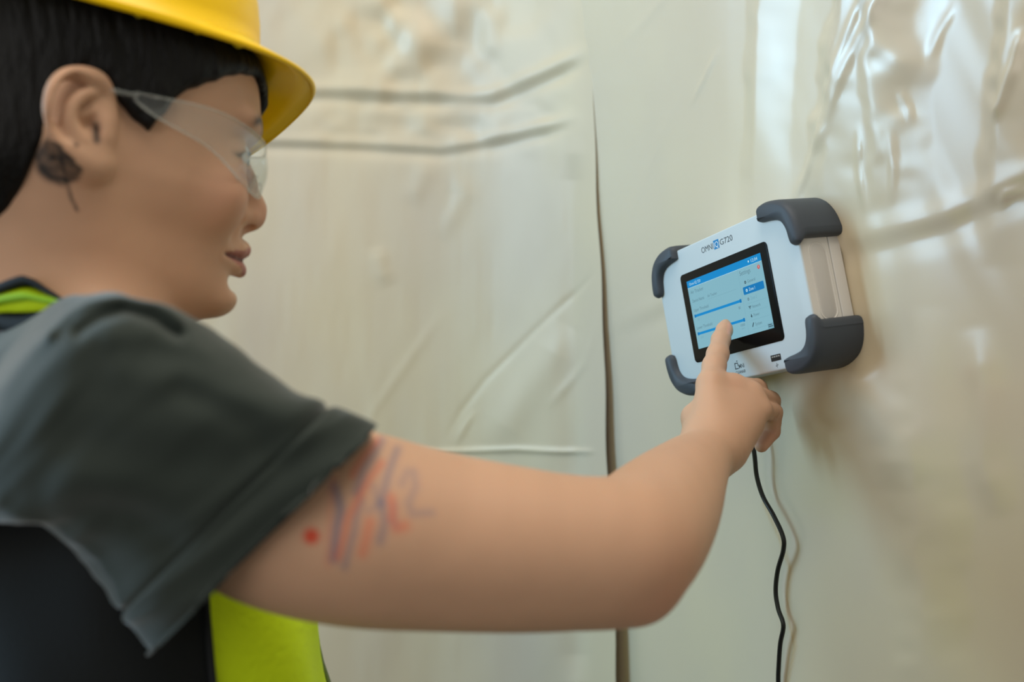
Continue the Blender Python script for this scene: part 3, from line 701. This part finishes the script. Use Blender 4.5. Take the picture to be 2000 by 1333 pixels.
shirt_m = mat('grey_cotton', s2l((50, 57, 53)), .85, .15, Sheen_Weight=.4, Sheen_Roughness=.4); noise_bump(shirt_m, 1500, .25, .0004)
o = link('t_shirt', mesh('t_shirt', V, F), shirt_m, person, label='dark grey-green short sleeve'); solid(o, .0018)
# ---- vest: body of the vest round the chest
black_mesh = mat('black_mesh_fabric', (.008, .010, .011), .8, .2); noise_bump(black_mesh, 400, .4, .001)
neon = mat('neon_fabric', (.60, .80, .008), .7, .2); noise_bump(neon, 260, .6, .0012)
neon_green = mat('neon_green_trim', (.22, .42, .01), .7, .2)
trim = mat('vest_binding', (.012, .014, .016), .7, .2)
Ft = np.array([.87, 0, -.49]); Rt = np.array([.49, 0, .87])
lv = [(-.046, .03, .055, -.285), (-.048, .075, .115, -.285), (-.056, .085, .115, -.285), (-.10, .105, .142, -.280), (-.17, .116, .150, -.277), (-.24, .122, .156, -.273), (-.32, .135, .160, -.268), (-.42, .145, .165, -.265), (-.55, .15, .17, -.265)]
lk = catmull(np.array(lv), 5); nr = 96; rings = []
for i, (yy, fa, ra, cx_) in enumerate(lk):
    th = np.arange(nr) * 2 * math.pi / nr
    cc = np.array([cx_ + .016, yy, -.715]); wv = 1 + .025 * np.sin(th * 5 + yy * 14) + .02 * np.sin(th * 9 - yy * 25)
    rings.append(cc + np.outer(np.cos(th) * fa * wv, Ft) + np.outer(np.sin(th) * ra * wv, Rt))
V, F = loft(rings, True, True, False)
vest = link('vest_body', mesh('vest_body', V, F), [black_mesh, neon], person, label='safety vest, neon yellow front and black mesh side')
mi = []
for f in F:
    k = f[0] % nr; ang = k * 360 / nr
    mi.append(1 if len(f) == 4 and f[0] // nr >= 12 and (ang < 82 or ang > 290) else 0)
# recalculated normals keep face order
vest.data.polygons.foreach_set('material_index', mi); solid(vest, .002)
# zip line on the neon front
def on_vest(ang, yy, off=.001):
    fa = np.interp(-yy, [-q_[0] for q_ in lv], [q_[1] for q_ in lv]); ra = np.interp(-yy, [-q_[0] for q_ in lv], [q_[2] for q_ in lv]); cx_ = np.interp(-yy, [-q_[0] for q_ in lv], [q_[3] for q_ in lv])
    t = math.radians(ang); wv = 1 + .025 * math.sin(t * 5 + yy * 14) + .02 * math.sin(t * 9 - yy * 25)
    return np.array([cx_ + .016, yy, -.715]) + Ft * math.cos(t) * (fa * wv + off) + Rt * math.sin(t) * (ra * wv + off)
zipm = mat('zip_grey', s2l((90, 105, 60)), .5)
V, F = tube([on_vest(8 - 2 * math.sin(k), -.215 - k * .012, .002) for k in range(8)], .0016, 8); link('pocket_seam', mesh('seam', V, F), zipm, vest)
V, F = tube([on_vest(82, -.10 - k * .03, .001) for k in range(14)], .0022, 8); link('edge_binding', mesh('binding', V, F), trim, vest)
# vest strap over the far part of the shoulder, beside the neck
def strap(name, top, bot, off, m):
    n_ = len(top); T_ = catmull([P(a, b_2, .612 - .030 * (a + 120) / 240 - off) for a, b_2 in top], 6); B_ = catmull([P(a, b_2, .598 - .030 * (a + 120) / 240 - off) for a, b_2 in bot], 6)
    mid = (T_ + B_) / 2 + np.array([0, .002, .006]); V = list(T_) + list(mid) + list(B_); n_ = len(T_)
    F = [(k*n_+i, k*n_+i+1, (k+1)*n_+i+1, (k+1)*n_+i) for k in range(2) for i in range(n_-1)]
    o = link(name, mesh(name, V, F), m, vest); solid(o, .003, 0)
tp = [(-120, 612), (-40, 588), (0, 573), (35, 560), (60, 556), (92, 573), (130, 594)]
bt = [(-120, 650), (-40, 622), (0, 611), (35, 610), (62, 609), (96, 607), (132, 602)]
mixp = lambda f0, f1: ([(a[0], a[1] + (b_[1] - a[1]) * f0) for a, b_ in zip(tp, bt)], [(a[0], a[1] + (b_[1] - a[1]) * f1) for a, b_ in zip(tp, bt)])
strap('vest_strap', tp, bt, 0, neon)
strap('strap_trim', *mixp(-.14, -.03), .002, trim)
strap('strap_trim', *mixp(.46, .58), .004, neon_green)
strap('strap_trim', *mixp(.98, 1.9), .002, trim)

# trousers and boots, below the frame, carry the person to the floor
navy = mat('dark_trousers', (.012, .014, .02), .8, .2); leather = mat('boot_leather', (.02, .014, .01), .6, .3)
hip = W(np.array([-.24, -.50, -.715])); fw = Vector(W(Ft) - CAM); fw.z = 0; fw.normalize(); rt = Vector((fw.y, -fw.x, 0))
def wtube(keys, seg=24):
    R = []
    for (c_, ra, fa) in keys: R.append([tuple(Vector(c_) + rt * (ra * math.cos(a_)) + fw * (fa * math.sin(a_))) for a_ in np.arange(seg) * 2 * math.pi / seg])
    V, F = loft(R, True, True, True); m_ = bpy.data.meshes.new('part'); m_.from_pydata(V, [], F)
    b_ = bmesh.new(); b_.from_mesh(m_); bmesh.ops.recalc_face_normals(b_, faces=b_.faces); b_.to_mesh(m_); b_.free(); return m_
hz = hip[2]
for s_ in (1, -1):
    o_ = Vector((hip[0], hip[1], 0)) + rt * (.085 * s_)
    link('trouser_leg', wtube([(o_ - rt * .03 * s_ + Vector((0, 0, hz + .06)), .095, .10), (o_ + Vector((0, 0, hz - .12)), .088, .095), (o_ + Vector((0, 0, .48)), .065, .07), (o_ + Vector((0, 0, .30)), .062, .066), (o_ + Vector((0, 0, .09)), .06, .066)]), navy, person)
    link('boot', wtube([(o_ + fw * .05, .05, .14), (o_ + fw * .05 + Vector((0, 0, .05)), .05, .138), (o_ + fw * .02 + Vector((0, 0, .09)), .047, .10), (o_ + Vector((0, 0, .16)), .046, .05)]), leather, person)
# ================================================================== HARD HAT
hat = empty('hard_hat', H(8, 80, 0), 'yellow hard hat with a front visor on the head of the person', 'hard hat')
yel = mat('yellow_plastic', (.95, .60, .0), .34, .3); noise_bump(yel, 30, .05, .0006)
nb = 128; th = np.arange(nb) * 2 * math.pi / nb
def HB_(r): return 76 + .28 * r - .0032 * r * r - .0062 * np.minimum(r, 0) ** 2 * np.exp(-(np.minimum(r, 0) / 80.) ** 4)
def hat_ring(fa, bk, w, up, push=0):
    cs, sn = np.cos(th), np.sin(th)
    ex = np.where(cs > 0, fa, bk); a = 6 + cs * ex; r = sn * w
    base = HB_(r)
    return a, r, base + up
prof_out = []
for t in np.linspace(90, 0, 15):
    k = math.cos(math.radians(t)); s = math.sin(math.radians(t)); kk = max(.02, k ** .82)
    a, r, b_2 = hat_ring(98 * kk, 112 * kk, 92 * kk, 0); r_full = np.sin(th) * 92; base = HB_(r_full * kk)
    prof_out.append(np.stack([a, base + 112 * s ** 1.05 * (1 + .03 * np.exp(-(r / 14) ** 2)), r], 1))
cs = np.cos(th); vis = np.clip(cs, 0, 1) ** 1.2
def flange(out, up, droop):
    a = 6 + cs * np.where(cs > 0, 100 + (out * vis * 1.0) + 3, 118); r = np.sin(th) * (92 + 6)
    base = HB_(r) - droop * vis
    return np.stack([a, base + up, r], 1)
for f, dr in ((.25, 1), (.6, 4), (1.0, 8)): prof_out.append(flange(36 * f, -1 - dr * .2, dr * .4))
prof_out.append(flange(37.5, -3.2, 3.4)); prof_out.append(flange(36.5, -5.6, 3.4))
rings = [np.array([H(*p) for p in R]) for R in prof_out]
V, F = loft(rings, True, True, False)
o = link('shell', mesh('shell', V, F), yel, hat); solid(o, .0026)
# rib on the visor top, suspension band and clips inside
band_m = mat('sweatband', s2l((120, 60, 20)), .7); clip_m = mat('clip_yellow', (.75, .60, .01), .4)
R1 = [H(6 + math.cos(t) * (93 if math.cos(t) > 0 else 104), HB_(math.sin(t) * 86) + 2, math.sin(t) * 86) for t in th]
R2 = [H(6 + math.cos(t) * (88 if math.cos(t) > 0 else 99), HB_(math.sin(t) * 85) + 26, math.sin(t) * 85) for t in th]
V, F = loft([R1, R2], True); o = link('headband', mesh('headband', V, F), band_m, hat, label='brown sweatband inside the hat'); solid(o, .002)
for t in (1.50, 1.15, .82):
    a, r = 6 + math.cos(t) * 103, math.sin(t) * 89; bb = HB_(r)
    V, F = tube([H(a - 9, bb - 1, r), H(a, bb - 3.5, r), H(a + 9, bb - 1, r - 3)], [.002, .0042, .002], 10); link('clip', mesh('clip', V, F), clip_m, hat)

# ================================================================== SAFETY GLASSES
gl = empty('safety_glasses', H(100, 10, 0), 'clear wraparound safety glasses on the face of the person', 'safety glasses')
clear = bpy.data.materials.new('clear_plastic'); clear.use_nodes = True
n, l = clear.node_tree.nodes, clear.node_tree.links; n.remove(n['Principled BSDF'])
tr = n.new('ShaderNodeBsdfTransparent'); tr.inputs[0].default_value = (.965, .975, .97, 1); gs = n.new('ShaderNodeBsdfGlossy'); gs.inputs['Roughness'].default_value = .06; gs.inputs[0].default_value = (.9, .93, .95, 1)
lw = n.new('ShaderNodeLayerWeight'); fr = n.new('ShaderNodeMath'); fr.operation = 'POWER'; l.new(lw.outputs['Facing'], fr.inputs[0]); fr.inputs[1].default_value = 3.5; fr2 = n.new('ShaderNodeMath'); fr2.operation = 'MULTIPLY_ADD'; l.new(fr.outputs[0], fr2.inputs[0]); fr2.inputs[1].default_value = .35; fr2.inputs[2].default_value = .03; mx = n.new('ShaderNodeMixShader'); l.new(fr2.outputs[0], mx.inputs[0]); l.new(tr.outputs[0], mx.inputs[1]); l.new(gs.outputs[0], mx.inputs[2])
df = n.new('ShaderNodeBsdfDiffuse'); df.inputs[0].default_value = (.75, .78, .75, 1); mx2 = n.new('ShaderNodeMixShader'); mx2.inputs[0].default_value = .05
l.new(mx.outputs[0], mx2.inputs[1]); l.new(df.outputs[0], mx2.inputs[2]); l.new(mx2.outputs[0], n['Material Output'].inputs[0])
# wrap line: (a, r, top b, bottom b)
WL = [(18, 78, 28, 24), (26, 78.5, 28, 19), (36, 78, 28.5, 15), (50, 76, 29.5, 11), (64, 72, 30, 7), (78, 65, 29.5, 0), (90, 56, 28, -7), (101, 44, 27, -11), (109, 31, 26, -11), (114.5, 16, 25, -7), (117, 6, 24, 2), (117.5, 0, 24, 5)]
WLs = catmull(np.array(WL, float), 4)
full = np.vstack([WLs, (WLs[:-1] * np.array([1, -1, 1, 1]))[::-1]])
nvv = 9; V = []
for a, r, tb, bb in full:
    for k in range(nvv):
        t = k / (nvv - 1); bulge = 3.5 * math.sin(math.pi * t) * max(0, min(1, (a - 60) / 40))
        V.append(H(a + bulge - (1 - t) * 0 , bb + (tb - bb) * t, r))
F = [(i*nvv+k, (i+1)*nvv+k, (i+1)*nvv+k+1, i*nvv+k+1) for i in range(len(full)-1) for k in range(nvv-1)]
o = link('lens', mesh('lens', V, F), clear, gl); solid(o, .0012)
edge_m = mat('lens_edge', s2l((205, 210, 205)), .2, .6, Alpha=.22)
for idx, nm in ((3, 'top_edge'), (2, 'bottom_edge')):
    V, F = tube([H(p[0], p[idx], p[1]) for p in full], .0009, 6); link('lens_rim', mesh(nm, V, F), edge_m, gl)
for s in (1, -1):
    V, F = tube(catmull([H(20, 26, 78.5 * s), H(4, 26, 78.5 * s), H(-10, 27, 76 * s), H(-24, 14, 73 * s)], 6), .0016, 8); link('temple', mesh('temple', V, F), edge_m, gl)
    V, F = tube([H(112.5, 8, 7 * s), H(109, 0, 9 * s), H(106, -6, 12 * s)], .0016, 8); link('nose_pad', mesh('nose_pad', V, F), edge_m, gl)
